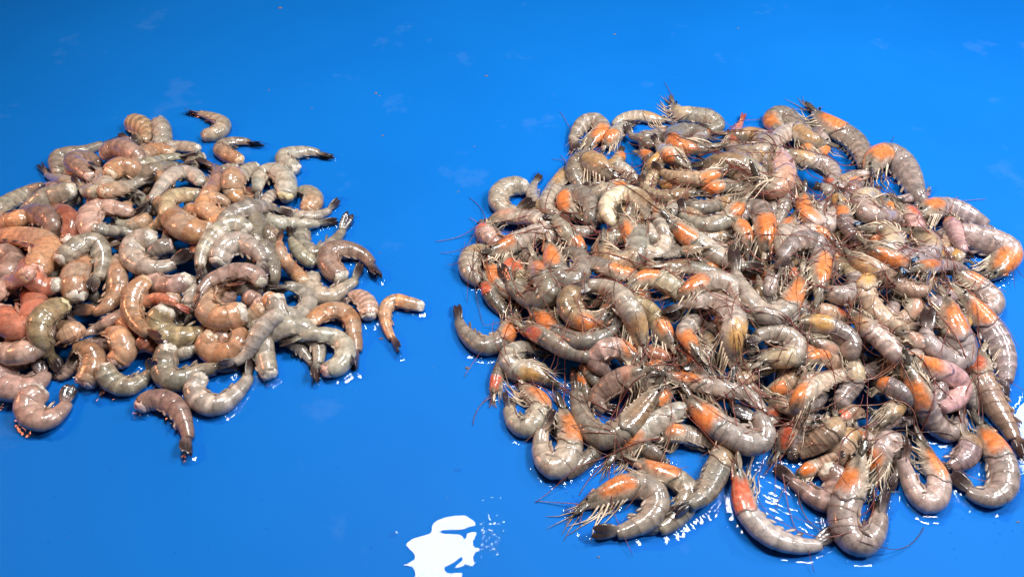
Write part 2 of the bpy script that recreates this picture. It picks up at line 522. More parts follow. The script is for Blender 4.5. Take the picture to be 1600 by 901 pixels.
def stamp(x, y, z, r, b):
    i0 = max(int((x - r - GX0) / GS), 0); i1 = min(int((x + r - GX0) / GS) + 2, H.shape[0])
    j0 = max(int((y - r - GY0) / GS), 0); j1 = min(int((y + r - GY0) / GS) + 2, H.shape[1])
    if i0 >= i1 or j0 >= j1:
        return
    d2 = ((GXX[i0:i1, j0:j1] - x) ** 2 + (GYY[i0:i1, j0:j1] - y) ** 2) / (r * r)
    top = z + b * 0.85 * np.sqrt(np.clip(1 - d2, 0, 1))
    H[i0:i1, j0:j1] = np.where(d2 < 1, np.maximum(H[i0:i1, j0:j1], top), H[i0:i1, j0:j1])

def spline(p, n):
    """Centripetal-ish Catmull-Rom through p, resampled evenly to n points."""
    p = np.asarray(p, float)
    q = np.vstack([2 * p[0] - p[1], p, 2 * p[-1] - p[-2]])
    out = []
    for i in range(1, len(q) - 2):
        t = np.linspace(0, 1, 12, endpoint=False)[:, None]
        a, b, c, d = q[i - 1], q[i], q[i + 1], q[i + 2]
        out.append(0.5 * ((2 * b) + (c - a) * t + (2 * a - 5 * b + 4 * c - d) * t * t + (3 * b - a - 3 * c + d) * t ** 3))
    out.append(q[-2][None, :])
    return resample(np.vstack(out), n)

def resample(o, n):
    s = np.concatenate([[0], np.cumsum(np.linalg.norm(np.diff(o, axis=0), axis=1))])
    u = np.linspace(0, s[-1], n)
    return np.stack([np.interp(u, s, o[:, k]) for k in range(o.shape[1])], 1)

W_U = [0, .04, .10, .17, .25, .33, .42, .52, .62, .72, .80, .86, .93, 1]
W_A = [.10, .24, .46, .70, .88, .97, 1.0, .98, .89, .74, .58, .45, .43, .28]
T_U = [0, .08, .2, .35, .5, .62, .72, .80, .90, 1]
T_A = [.86, .97, 1.02, .99, .86, .70, .56, .46, .44, .26]

def lay(tr, whole):
    """Turn a traced line into a spine that rests on the heap at that place in the picture."""
    n = 36
    tr['w'] *= 1.0 if tr.get('fill') else (1.12 if whole else 1.14)
    pts = list(tr['p']); dive = None
    if not tr.get('fill') and not tr.get('open'):
        ln = sum(math.dist(pts[i], pts[i + 1]) for i in range(len(pts) - 1))
        need = tr['w'] * (4.3 if whole else 3.2)
        if ln < need:
            # the rest of this body lies buried under its neighbours
            dive = ln / need
            a1 = math.atan2(pts[-1][1] - pts[-2][1], pts[-1][0] - pts[-2][0])
            a0 = math.atan2(pts[1][1] - pts[0][1], pts[1][0] - pts[0][0])
            tot = (a1 - a0 + math.pi) % (2 * math.pi) - math.pi
            tn = max(-.9, min(.9, tot / max(ln, 1) * (need - ln) / 3))
            st = (need - ln) / 3
            for _ in range(3):
                a1 += tn
                q_ = (pts[-1][0] + math.cos(a1) * st, pts[-1][1] + math.sin(a1) * st)
                w_ = at(q_[0] + math.cos(a1) * st, q_[1] + math.sin(a1) * st, .015)
                gi, gj = int((w_[0] - GX0) / GS), int((w_[1] - GY0) / GS)
                if not (0 <= gi < H.shape[0] and 0 <= gj < H.shape[1]) or max(HB_L[gi, gj], HB_R[gi, gj]) < .008:
                    break
                pts.append(q_)
            if len(pts) == len(tr['p']): dive = None
    pp = spline(pts, n)
    u = np.linspace(0, 1, n)
    prof = np.interp(u, W_U, W_A) if whole else np.interp(u, T_U, T_A)
    z = np.zeros(n)
    for it in range(4):
        for i in range(n):
            P = at(pp[i, 0], pp[i, 1], z[i])
            depth = np.dot(P - C0, FWD)
            a = tr['w'] * 0.5 * depth / F_PX * max(prof[i], .3)
            h = h_max(P[0], P[1], a * 0.6)
            z[i] = 0.35 * z[i] + 0.65 * max(h + 0.62 * a * 0.8, a * 0.80) if it else max(h + 0.62 * a * .8, a * .8)
        zz = np.pad(z, 6, mode='edge')
        ker = np.hanning(13); ker /= ker.sum()
        z = np.convolve(zz, ker, 'valid')
    if dive is not None:
        k_ = np.clip((u - dive + .05) / (1 - dive + .05), 0, 1)
        z = np.maximum(z - .026 * k_ ** 1.2, .004)
    P = np.array([at(pp[i, 0], pp[i, 1], z[i]) for i in range(n)])
    depth = ((P - C0) @ FWD).mean()
    A = tr['w'] * 0.5 * depth / F_PX
    for i in range(n):
        stamp(P[i, 0], P[i, 1], P[i, 2], A * max(prof[i], .3), A * max(prof[i], .3) * 0.8)
    return resample(P, 60), A

# ------------------------------------------------------------------ shrimp builder
BODY = dict(g=(.325, .290, .235), k=(.15, .125, .10), t=(.36, .26, .16), y=(.42, .33, .19), p=(.40, .26, .215),
            c=(.50, .44, .33), o=(.50, .245, .12), r=(.50, .17, .10), d=(.16, .13, .10))
HEADC = dict(o=(.68, .185, .038), r=(.60, .10, .04), y=(.58, .31, .085), t=(.44, .26, .12), d=(.22, .13, .07),
             c=(.56, .44, .28), p=(.52, .27, .19), g=(.40, .27, .16), k=(.15, .11, .09))
CUTC = dict(c=(.62, .545, .46), g=(.42, .37, .30), o=(.60, .42, .28), p=(.66, .46, .40), y=(.66, .56, .34), r=(.60, .34, .26), k=(.25, .2, .17), t=(.5, .4, .3))

class Spine:
    def __init__(self, P, A, roll, flip=None):
        self.P = P; self.A = A
        n = len(P)
        T = np.gradient(P, axis=0); T /= np.linalg.norm(T, axis=1)[:, None]
        self.L = np.linalg.norm(np.diff(P, axis=0), axis=1).sum()
        mid = P.mean(0)
        view = C0 - mid; view /= np.linalg.norm(view)
        nrm = 0.55 * view + 0.45 * np.array([0, 0, 1.0]); nrm /= np.linalg.norm(nrm)
        chord = mid - 0.5 * (P[0] + P[-1])          # points away from the belly
        S = nrm - T * (T @ nrm)[:, None]; S /= np.linalg.norm(S, axis=1)[:, None]
        D = np.cross(S, T)
        sgn = np.sum(D @ chord)
        if flip is not None: sgn = flip
        if sgn < 0: D = -D
        c, s = math.cos(roll), math.sin(roll)
        self.D = D * c + S * s
        self.S = np.cross(T, self.D)
        self.T = T
        self.u = np.linspace(0, 1, n)

    def at(self, u):
        u = np.asarray(u, float); uc = np.clip(u, 0, 1)
        g = lambda M: np.stack([np.interp(uc, self.u, M[:, k]) for k in range(3)], -1)
        p, T, D, S = g(self.P), g(self.T), g(self.D), g(self.S)
        p = p + T * ((u - uc) * self.L)[..., None]
        return p, T, D, S

def grid_faces(nr, nc, cap0=False, cap1=False, closed=True):
    f = []
    for i in range(nr - 1):
        for j in range(nc if closed else nc - 1):
            k = (j + 1) % nc
            f.append((i * nc + j, i * nc + k, (i + 1) * nc + k, (i + 1) * nc + j))
    if cap0: f.append(tuple(range(nc - 1, -1, -1)))
    if cap1: f.append(tuple((nr - 1) * nc + j for j in range(nc)))
    return f

def loft(sp, U, top, bot, side, nc=18, keel=.3):
    """Rings: U (nr,nc) places along the spine, top/bot/side (nr,) half sizes."""
    th = np.linspace(0, 2 * math.pi, nc, endpoint=False)
    ct, st = np.cos(th), np.sin(th)
    p, T, D, S = sp.at(U)
    d = np.where(ct[None] > 0, ct[None] * top[:, None], ct[None] * bot[:, None])
    s = st[None] * side[:, None] * (1 - keel * np.clip(-ct, 0, 1)[None])
    return (p + D * d[..., None] + S * s[..., None]).reshape(-1, 3), ct, st

def tube(path, rad, nc=5):
    path = np.asarray(path); n = len(path)
    T = np.gradient(path, axis=0); T /= np.linalg.norm(T, axis=1)[:, None] + 1e-12
    ref = np.array([0.31, 0.2, 0.93])
    X = np.cross(T, ref); X /= np.linalg.norm(X, axis=1)[:, None] + 1e-12
    Y = np.cross(T, X)
    th = np.linspace(0, 2 * math.pi, nc, endpoint=False)
    v = path[:, None] + rad[:, None, None] * (X[:, None] * np.cos(th)[None, :, None] + Y[:, None] * np.sin(th)[None, :, None])
    return v.reshape(-1, 3), grid_faces(n, nc, True, True)

def blade(base, ax, wd, nm, L, W, Tk, nr=7, nc=8, bend=0.0, tip=1.0):
    """A flat leaf-like blade from base along ax."""
    t = np.linspace(0, 1, nr)
    w = W * np.interp(t, [0, .12, .4, .75, .92, 1], [.45, .7, 1, .92, .6 * tip, .15])
    k = Tk * np.interp(t, [0, .5, 1], [1, .8, .35])
    th = np.linspace(0, 2 * math.pi, nc, endpoint=False)
    c = base[None] + ax[None] * (L * t)[:, None] + nm[None] * (bend * L * t * t)[:, None]
    v = c[:, None] + wd[None, None] * (w[:, None] * np.cos(th)[None])[..., None] + nm[None, None] * (k[:, None] * np.sin(th)[None])[..., None]
    return v.reshape(-1, 3), grid_faces(nr, nc, True, True), np.repeat(t, nc)

def limp(path):
    z = path[:, 2].copy()
    for i in range(1, len(z)):
        z[i] = np.clip(z[i], .0008, max(h_max(path[i, 0], path[i, 1], .002) + .0015, .001))
    return z

def unit(v): return v / (np.linalg.norm(v) + 1e-12)

def merge(parts):
    V, Fc, Cc, off = [], [], [], 0
    for v, f, c in parts:
        V.append(v); Cc.append(np.broadcast_to(np.asarray(c, float), (len(v), 3)))
        Fc += [tuple(i + off for i in q) for q in f]; off += len(v)
    return np.vstack(V), Fc, np.vstack(Cc)

def build_shrimp(tr, P, A, whole, rnd, detail=True):
    c = tr['c']; hc, bc = c[0], c[1]
    roll = tr.get('roll', rnd.uniform(-.45, .45))
    sp = Spine(P, A, roll)
    L = sp.L
    name = 'whole_shrimp' if whole else 'headless_shrimp'
    org = np.array([P[:, 0].mean(), P[:, 1].mean(), max(P[:, 2].min() - A * .8, 0)])
    root = bpy.data.objects.new(name, None); COL.objects.link(root)
    root.empty_display_size = 0.01
    root.location = org
    base = np.array(BODY[bc])
    # whiter light at the right is painted into the shell colour, olive grey to mauve
    xm = np.mean([q[0] for q in tr['p']])
    if whole:
        k = np.clip((xm - 1050) / 350, 0, 1)
        base = base * (1 - k) + (base * np.array([1.02, .94, 1.02]) + np.array([.02, .005, .025])) * k
    base = base * rnd.choice([.62, .8, .95, 1.05, 1.15, 1.3])
    base = base * np.array([rnd.uniform(.95, 1.06), 1, rnd.uniform(.92, 1.06)])
    prof = (lambda u: np.interp(u, W_U, W_A)) if whole else (lambda u: np.interp(u, T_U, T_A))
    seg0, seg1 = (.36, .845) if whole else (0.0, .775)
    wts = np.array([.85, 1.0, 1.0, .95, .9, 1.25]); wts /= wts.sum()
    edges = seg0 + (seg1 - seg0) * np.concatenate([[0], np.cumsum(wts)])
    side_r = .78
    def add(nm, v, f, mat, col, parent=root):
        return make_obj(nm, v, f, mat, parent, col, origin=org)
    # --- abdomen segments
    nc = 18
    th = np.linspace(0, 2 * math.pi, nc, endpoint=False)
    ct, st = np.cos(th), np.sin(th)
    band = rnd.random() < .18
    vein = rnd.choice([0, .15, .35])
    seam = rnd.choice([.10, .22, .34, .45])
    for k in range(6):
        a0, a1 = edges[k], edges[k + 1]
        ln = a1 - a0
        tt = np.array([-.20, 0, .22, .5, .78, .95, 1.02, 1.10])
        sc = np.array([.945, .972, .990, 1.0, 1.003, 1.008, 1.006, .965])
        if not whole and k == 0:
            tt[0] = 0.0; sc[0] = .93
        U = a0 + ln * tt[:, None] + ln * .20 * (np.clip((.3 - ct) / 1.3, 0, 1) ** 1.5)[None] * np.clip(tt, 0, 1)[:, None]
        if not whole and k == 0:
            U[:2] += np.array([rnd.uniform(-.018, .022) for _ in range(nc)])[None]
        r = prof(np.clip(a0 + ln * tt, 0, 1)) * A * sc
        v, _, _ = loft(sp, U, r, r * .96, r * side_r, nc)
        f = grid_faces(len(tt), nc, False, k == 5)
        # own colour of the shell: translucent grey, greener back, paler belly, brown rim
        col = np.ones((len(tt), nc, 3)) * base
        dors = np.clip(ct, 0, 1)[None, :, None]
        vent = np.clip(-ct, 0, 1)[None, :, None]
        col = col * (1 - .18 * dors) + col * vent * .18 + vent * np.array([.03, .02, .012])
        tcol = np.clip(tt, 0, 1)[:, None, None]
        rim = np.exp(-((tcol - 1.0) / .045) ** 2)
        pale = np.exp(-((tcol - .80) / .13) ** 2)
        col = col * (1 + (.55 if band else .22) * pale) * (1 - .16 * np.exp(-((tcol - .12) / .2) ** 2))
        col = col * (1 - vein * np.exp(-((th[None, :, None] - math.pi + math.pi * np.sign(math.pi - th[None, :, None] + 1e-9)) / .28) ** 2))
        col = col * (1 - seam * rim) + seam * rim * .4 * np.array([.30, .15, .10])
        tint = rnd.uniform(0, .30) * (.25 + vent)
        col = col * (1 - tint) + tint * np.array([.46, .25, .15])
        if bc == 'o':
            w_ = rnd.uniform(.0, .75)
            col = col * (1 - w_) + w_ * np.array(BODY['g']) * np.array([1.15, .98, .9])
        if band:
            col = col * (1 - .16 * np.exp(-((tcol - .4) / .25) ** 2))
        if not whole and hc in 'or' and k < 3:
            w_ = (.65, .45, .2)[k]
            col = col * (1 - w_) + np.array(BODY['o']) * w_
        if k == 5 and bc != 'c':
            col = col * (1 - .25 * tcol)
        col = col * np.array([rnd.uniform(.95, 1.05)] * 3)
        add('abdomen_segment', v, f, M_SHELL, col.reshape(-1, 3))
    # --- tail fan
    ut = seg1 - .01
    p, T, D, S = [q for q in sp.at(np.array(ut))]
    pe, Te, _, _ = sp.at(np.array(.94))
    ax0 = unit(sp.at(np.array(1.0))[0] - p)
    Lt = (1 - ut) * L
    a6 = prof(ut) * A
    tail_dark = np.array([.045, .028, .026]) if bc not in 'r' else np.array([.30, .06, .035])
    if bc == 'o' and rnd.random() < .3: tail_dark = np.array([.12, .045, .035])
    tb = base * .75
    spread = rnd.uniform(.10, .28)
    v, f, t = blade(p, ax0, unit(S), unit(D), Lt * .88, a6 * .60, a6 * .36, tip=.6)
    w_ = np.clip((t - .1) / .45, 0, 1)[:, None]
    tf = add('tail_fan', v, f, M_TAIL, tb * (1 - w_) + tail_dark * w_)
    for sg in (-1, 1):
        for q in (0, 1):
            ang = spread * (1 + .9 * q) * sg
            ax = unit(ax0 * math.cos(ang) + unit(S) * math.sin(ang) * .7 - unit(D) * (.10 + .16 * q) + unit(D) * .12)
            wd = unit(unit(S) * .6 * sg - unit(D) * .8)
            nm = unit(np.cross(ax, wd)); wd = np.cross(nm, ax)
            v, f, t = blade(p + unit(S) * sg * a6 * (.22 + .12 * q) - unit(D) * a6 * (.05 + .2 * q), ax, wd, nm, Lt * (1.0 - .05 * q), a6 * .80, a6 * .14, bend=rnd.uniform(-.06, .06))
            w_ = np.clip((t - .08) / .45, 0, 1)[:, None]
            add('uropod', v, f, M_TAIL, tb * 1.1 * (1 - w_) + tail_dark * w_, tf)
    # --- swimmerets under the belly
    if detail:
        parts = []
        for k in range(5):
            for sg in (-1, 1):
                uu = edges[k] + (edges[k + 1] - edges[k]) * .6
                p, T, D, S = [q for q in sp.at(np.array(uu))]
                ax = unit(-D * rnd.uniform(.15, .5) + T * 1.0 + S * sg * .1)
                wd = unit(T - ax * (T @ ax)); nm = np.cross(ax, wd)
                ln = A * rnd.uniform(.55, .85)
                v, f, t = blade(p - D * A * .80 * prof(uu) + S * sg * A * .28, ax, wd, nm, ln, A * .12, A * .03, nr=5, nc=6)
                parts.append((v, f, (base * .5 + np.array([.16, .11, .08])) * rnd.uniform(.5, 1.1)))
        v, f, cc = merge(parts)
        o = add('swimmerets', v, f, M_LEG, cc); o['kind'] = 'stuff'
    if not whole:
        # raw flesh at the cut
        tt = np.array([.06, .0, -.042, -.066])
        sc = np.array([.92, .89, .76, .42])
        lum = np.array([[1 + rnd.uniform(-.16, .12) for _ in range(nc)] for _ in tt])
        U = np.repeat((tt * .75)[:, None], nc, 1) + np.array([[rnd.uniform(-.012, .012) for _ in range(nc)] for _ in tt]) * (np.arange(4) > 0)[:, None]
        r = prof(0.02) * A * sc
        v, _, _ = loft(sp, U, r, r * .96, r * side_r, nc)
        jit = np.array([[rnd.uniform(-1, 1) for _ in range(3)] for _ in range(len(v))]) * A * .075
        jit[:nc] *= .2; v = v + jit
        ccol = np.array(CUTC[hc]) * rnd.uniform(.9, 1.08)
        col = np.ones((4, nc, 3)) * ccol * lum[..., None] ** 1.5
        add('cut_flesh', v, grid_faces(4, nc, False, True), M_FLESH, col.reshape(-1, 3))
        return root, sp, org
    # --- carapace
    uu = np.array([.055, .075, .10, .13, .16, .19, .22, .25, .28, .31, .34, .365, .385, .383])
    r = prof(uu) * A
    topk = np.interp(uu, [.05, .15, .3, .4], [.75, .92, 1.02, 1.02])
    botk = np.interp(uu, [.05, .15, .3, .4], [1.0, 1.05, .98, .94])
    sc = np.ones(len(uu)); sc[-2] = 1.04; sc[-1] = .9
    U = uu[:, None] - .035 * np.clip(-ct, 0, 1)[None] * (uu > .3)[:, None] + .03 * np.exp(-((np.abs(th - math.pi) - 1.5) / .5) ** 2)[None] * (uu > .33)[:, None]
    v, _, _ = loft(sp, U, r * topk * sc, r * botk * sc, r * .80 * sc, nc, .2)
    hcol = np.array(HEADC[hc]) * rnd.uniform(.85, 1.12)
    hcol = hcol * (1 - (hm := rnd.uniform(0, .15))) + hm * np.array([.50, .33, .17])
    front = np.array([.17, .135, .10]) * rnd.uniform(.4, 1.3)
    pale = np.array([.50, .40, .30])
    col = np.ones((len(uu), nc, 3))
    j1, j2 = rnd.uniform(-.03, .03), rnd.uniform(-.025, .025)
    for i, u_ in enumerate(uu):
        for j in range(nc):
            wob = .02 * math.sin(3 * th[j] + j1 * 200) + .012 * math.sin(7 * th[j])
            wo = np.clip((u_ - .165 - j1 + wob) / .05, 0, 1) * np.clip((.372 + j2 - u_ + wob * .6) / .035, 0, 1)
            wo *= np.clip((ct[j] + .75) / .5, 0, 1) * rnd.uniform(.82, 1.0)
            st_ = .5 + .5 * math.sin(5 * th[j] + j2 * 150 + u_ * 20)
            fr_ = front * (.45 + .5 * st_) + pale * .22 * st_
            wb = np.clip((u_ - .24) / .08, 0, 1)
            b_ = base * wb + fr_ * (1 - wb)
            cl = b_ * (1 - wo) + hcol * wo
            pv = np.clip((-ct[j] - .25) / .5, 0, 1) * .6
            cl = cl * (1 - pv) + pale * pv
            col[i, j] = cl
    col[-2:] *= .8
    cp = add('carapace', v, grid_faces(len(uu), nc, True), M_HEAD, col.reshape(-1, 3))
    # rostrum
    p0, T0, D0, S0 = sp.at(np.array(.17)); p1 = sp.at(np.array(.0))[0]
    b0 = p0 + D0 * prof(.17) * A * .86
    tip = p1 + D0 * A * .05 - T0 * L * rnd.uniform(-.01, .03)
    ax = unit(tip - b0); wd = unit(np.cross(ax, S0)); nm = np.cross(ax, wd)
    Lr = np.linalg.norm(tip - b0)
    tq = np.linspace(0, 1, 8)
    wv = A * np.interp(tq, [0, .3, 1], [.20, .15, .015]); kv = A * np.interp(tq, [0, 1], [.11, .012])
    thq = np.linspace(0, 2 * math.pi, 6, endpoint=False)
    cen = b0[None] + ax[None] * (tq * Lr)[:, None] - D0[None] * (A * .10 * np.sin(tq * math.pi))[:, None]
    v = (cen[:, None] + wd * (wv[:, None] * np.cos(thq))[..., None] + nm * (kv[:, None] * np.sin(thq))[..., None]).reshape(-1, 3)
    w_ = np.repeat(tq, 6)[:, None]
    add('rostrum', v, grid_faces(8, 6, True, True), M_HEAD, (hcol * .55 + front * .2) * (1 - w_) + np.array([.16, .09, .07]) * w_, cp)
    # eyes
    for sg in (-1, 1):
        p, T, D, S = sp.at(np.array(.105))
        cpt = p + D * A * .22 + S * sg * A * .44
        er = min(max(A * .11, .0010), .0017)
        ph = np.linspace(0, math.pi, 7); tq2 = np.linspace(0, 2 * math.pi, 10, endpoint=False)
        v = np.array([cpt + er * (np.sin(a_) * (np.cos(b_) * D + np.sin(b_) * T) + 1.15 * np.cos(a_) * S * sg) for a_ in np.clip(ph, .15, math.pi - .02) for b_ in tq2])
        add('eye', v, grid_faces(7, 10, True, True), M_EYE, np.full((len(v), 3), .01), cp)
        # pale antennal scale beside the snout
        p, T, D, S = sp.at(np.array(.115))
        ax = unit(-T + S * sg * .18 - D * rnd.uniform(.05, .3)); wd = unit(D - ax * (D @ ax)); nm = np.cross(ax, wd)
        v, f, t = blade(p - D * A * .10 + S * sg * A * .30, ax, wd, nm, L * rnd.uniform(.11, .15), A * .25, A * .04, nr=6, nc=6, tip=.7)
        sc_ = np.array([.34, .27, .20]) * rnd.choice([.2, .3, .6, 1.0, 1.25])
        add('antennal_scale', v, f, M_TAIL, sc_ * (1 - .55 * t[:, None]), cp)
    if detail:
        parts = []
        # walking legs
        for k in range(7):
            for sg in (-1, 1):
                if rnd.random() < .12: continue
                uu_ = .15 + .028 * k
                p, T, D, S = sp.at(np.array(uu_))
                b0 = p - D * A * prof(uu_) * .85 + S * sg * A * .3
                ln = L * rnd.uniform(.13, .26)
                d1 = unit(-D * rnd.uniform(.15, .6) - T * rnd.uniform(.6, 1.1) + S * sg * rnd.uniform(0, .5))
                d2 = unit(d1 - T * rnd.uniform(-.2, 1.2) + D * rnd.uniform(-.4, .6) + S * rnd.uniform(-.6, .6))
                path = np.array([b0, b0 + d1 * ln * .25, b0 + d1 * ln * .45, b0 + d1 * ln * .5 + d2 * ln * .2, b0 + d1 * ln * .5 + d2 * ln * .5])
                path[:, 2] = limp(path)
                v, f = tube(path, A * np.array([.070, .062, .052, .040, .015]), 5)
                parts.append((v, f, np.array([.62, .49, .36]) * rnd.uniform(.3, 1.3)))
        v, f, cc = merge(parts)
        o = add('walking_legs', v, f, M_LEG, cc); o['kind'] = 'stuff'
        parts = []
        for k in range(9):
            p, T, D, S = sp.at(np.array(.075))
            b0 = p - D * A * rnd.uniform(-.05, .35) + S * A * rnd.uniform(-.25, .25)
            ln = L * rnd.uniform(.10, .24)
            d1 = unit(-T + S * rnd.uniform(-.4, .4) - D * rnd.uniform(-.15, .6))
            d2 = unit(d1 + S * rnd.uniform(-.7, .7) + D * rnd.uniform(-.7, .5))
            path = np.array([b0, b0 + d1 * ln * .35, b0 + d1 * ln * .6 + d2 * ln * .08, b0 + d1 * ln * .7 + d2 * ln * .3])
            path[:, 2] = limp(path)
            v, f = tube(path, A * np.array([.05, .04, .03, .012]), 4)
            parts.append((v, f, np.array([.40, .28, .20]) * rnd.uniform(.4, 1.25)))
        v, f, cc = merge(parts)
        o = add('antennules', v, f, M_LEG, cc); o['kind'] = 'stuff'
    return root, sp, org

ANT = []
def antenna(root, org, sp, rnd):
    """A long whip that lies over the heap and the table."""
    p, T, D, S = sp.at(np.array(.085))
    b0 = p - D * sp.A * .1 + S * sp.A * rnd.uniform(-.3, .3)
    hd = unit(-T + S * rnd.uniform(-.5, .5))
    ang = math.atan2(hd[1], hd[0]) + rnd.uniform(-.7, .7)
    n = rnd.randint(22, 42); step = .0048; curv = rnd.uniform(-.11, .11)
    pts = [b0]; x, y = b0[0], b0[1]; z = b0[2]; out = 0; lim = rnd.choice([1, 2, 3, 5, 9])
    for i in range(n):
        ang += curv + rnd.uniform(-.05, .05)
        x += math.cos(ang) * step; y += math.sin(ang) * step
        target = h_max(x, y, .003) + .0012
        z = max(z + (target - z) * .45, target if target > z else .0008) if i else max(z, target)
        pts.append(np.array([x, y, z]))
        out = out + 1 if target < .002 else 0
        if out > lim: break
    n = len(pts)
    pts = resample(np.array(pts), n)
    zz = np.pad(pts[:, 2], 2, mode='edge'); pts[:, 2] = np.convolve(zz, np.ones(5) / 5, 'valid')
    pts[0] = b0
    v, f = tube(pts, np.linspace(.00060, .00024, n), 4)
    colr = np.array(rnd.choice([(.17, .035, .03), (.22, .06, .04), (.10, .04, .035), (.28, .12, .08)]))
    make_obj('antenna', v, f, M_ANT, root, np.broadcast_to(colr, (len(v), 3)), origin=org)
# ------------------------------------------------------------------ lay out the heaps, lowest shrimp first
rnd = random.Random(11)
SHRIMP = []
def fillers(inside, count, whole, base_w):
    idx = np.argwhere(inside)
    for k in range(count):
        i, j = idx[rnd.randrange(len(idx))]
        P0 = np.array([GXX[i, j], GYY[i, j], .01])
        d = P0 - C0
        dep = d @ FWD
        px = CX + F_PX * (d @ RIGHT) / dep; py = CY - F_PX * (d @ UP) / dep
        ang = rnd.uniform(0, 6.28); turn = rnd.choice([-1, 1]) * rnd.uniform(.15, .5)
        w = base_w / dep * rnd.uniform(.85, 1.1)
        stp = w * (.72 if whole else .5)
        pts = []; x, y = px, py
        for q in range(6):
            pts.append((x, y)); x += math.cos(ang) * stp; y += math.sin(ang) * stp * .8; ang += turn
        mx, my = np.mean(pts, 0)
        pts = [(a - mx + px, b - my + py) for a, b in pts]
        c = (rnd.choice('ooordy') if whole else rnd.choice('cgpo')) + rnd.choice('gggtk' if whole else 'ggpo')
        SHRIMP.append(dict(z=-1, w=w, c=c, p=pts, whole=whole, fill=True, heap='right' if whole else 'left'))
fillers(IN_L, 140, False, 22.0)
fillers(IN_R, 220, True, 22.0)
for t in parse(LEFT):
    t.update(whole=False, heap='left'); SHRIMP.append(t)
for t in parse(RIGHT_HEAP):
    t.update(whole=True, heap='right'); SHRIMP.append(t)
for t in parse(RIGHT_TAILS):
    t.update(whole=False, heap='right'); SHRIMP.append(t)
SHRIMP.sort(key=lambda t: (t['z'], t['p'][len(t['p']) // 2][1]))
for t in SHRIMP:
    t['P'], t['A'] = lay(t, t['whole'])
# buried shrimp that nothing shows of are left out again
def prune():
    PX, PY, PD, PR, ID = [], [], [], [], []
    for k, t in enumerate(SHRIMP):
        P = t['P'][3:-3:3]; d = P - C0; dep = d @ FWD
        PX.append(CX + F_PX * (d @ RIGHT) / dep); PY.append(CY - F_PX * (d @ UP) / dep)
        PD.append(dep); PR.append(F_PX * t['A'] / dep * .85); ID.append(np.full(len(P), k))
    PX, PY, PD, PR, ID = map(np.concatenate, (PX, PY, PD, PR, ID))
    for k, t in enumerate(SHRIMP):
        if not t.get('fill'): continue
        m = ID == k; seen = 0; tot = 0
        for x, y, dd, rr in zip(PX[m], PY[m], PD[m], PR[m]):
            for ox, oy in ((0, 0), (.6, 0), (-.6, 0), (0, .6), (0, -.6)):
                q = ((PX - x - ox * rr) ** 2 + (PY - y - oy * rr) ** 2 < PR ** 2) & (PD < dd - .002) & (ID != k)
                tot += 1; seen += not q.any()
        t['seen'] = seen / tot
prune()
SHRIMP = [t for t in SHRIMP if t.get('seen', 1) > .02]
for t in SHRIMP:
    t['root'], t['sp'], t['org'] = build_shrimp(t, t['P'], t['A'], t['whole'], rnd, not t.get('fill'))
for t in SHRIMP:
    if t['whole'] and not t.get('fill'):
        for q in range(2 if rnd.random() < .7 else 1):
            antenna(t['root'], t['org'], t['sp'], rnd)

# ------------------------------------------------------------------ labels
HW = dict(o='orange-headed', r='red-headed', y='yellow-headed', t='tan-headed', d='dark-headed', c='cream-headed', p='pink-headed', g='grey-headed', k='dark-headed')
BW = dict(g='grey', k='dark', t='tan', y='yellowish', p='pinkish', c='pale', o='orange', r='reddish', d='dark')
ORD = 'first second third fourth fifth sixth seventh eighth ninth tenth eleventh twelfth thirteenth fourteenth fifteenth sixteenth seventeenth eighteenth nineteenth twentieth'.split()
ORD += ['twenty-' + q for q in ORD[:9]] + ['thirtieth'] + ['thirty-' + q for q in ORD[:9]]
BANDS = ['at the back edge', 'on the back slope', 'across the upper middle', 'across the lower middle', 'on the front slope', 'at the front edge']
def pose(t):
    q = np.diff(spline(t['p'], 14), axis=0)
    a = np.unwrap(np.arctan2(q[:, 1], q[:, 0]))
    tot = abs(math.degrees(a[-1] - a[0]))
    return 'straight' if tot < 40 else 'gently curved' if tot < 95 else 'hooked' if tot < 165 else 'curled'
SPECIAL = {  # keyed by the first traced point
    (322, 212): 'lone grey headless shrimp lying farthest back, tail pointing away from the left heap',
    (374, 250): 'small headless shrimp behind the left heap with orange cut end, tail pointing right',
    (655, 478): 'lone orange headless shrimp lying right of the left heap, white cut end up',
    (222, 634): 'lone pinkish headless shrimp in front of the left heap, dark tail towards the viewer',
    (62, 612): 'fat pinkish headless shrimp curled at the front left corner of the left heap',
    (813, 476): 'whole shrimp bent like a smile, dark tail sticking out left of the right heap',
    (892, 797): 'frontmost left whole shrimp with orange head, hooked, lying flat on the blue table',
    (1142, 709): 'long red-headed whole shrimp bowed around the glittering puddle at the front',
    (1347, 686): 'large orange-headed whole shrimp bent into a narrow loop at the front edge',
    (1529, 648): 'whole grey shrimp hooked in the front right corner, beside the bright puddle',
    (1536, 538): 'long tan shrimp with reddish head, straight tail reaching out at the right edge',
    (1267, 166): 'orange-headed whole shrimp whose snout sticks up highest at the back of the right heap',
    (768, 625): 'narrow red and dark shrimp head poking out left of the right heap',
    (818, 292): 'grey headless shrimp with white cut end at the back left of the right heap',
    (1292, 735): 'pink headless shrimp with torn cut end among the whole ones at the front',
    (1263, 410): 'grey whole shrimp curved like a bowl on top of the right heap, tail up',
}
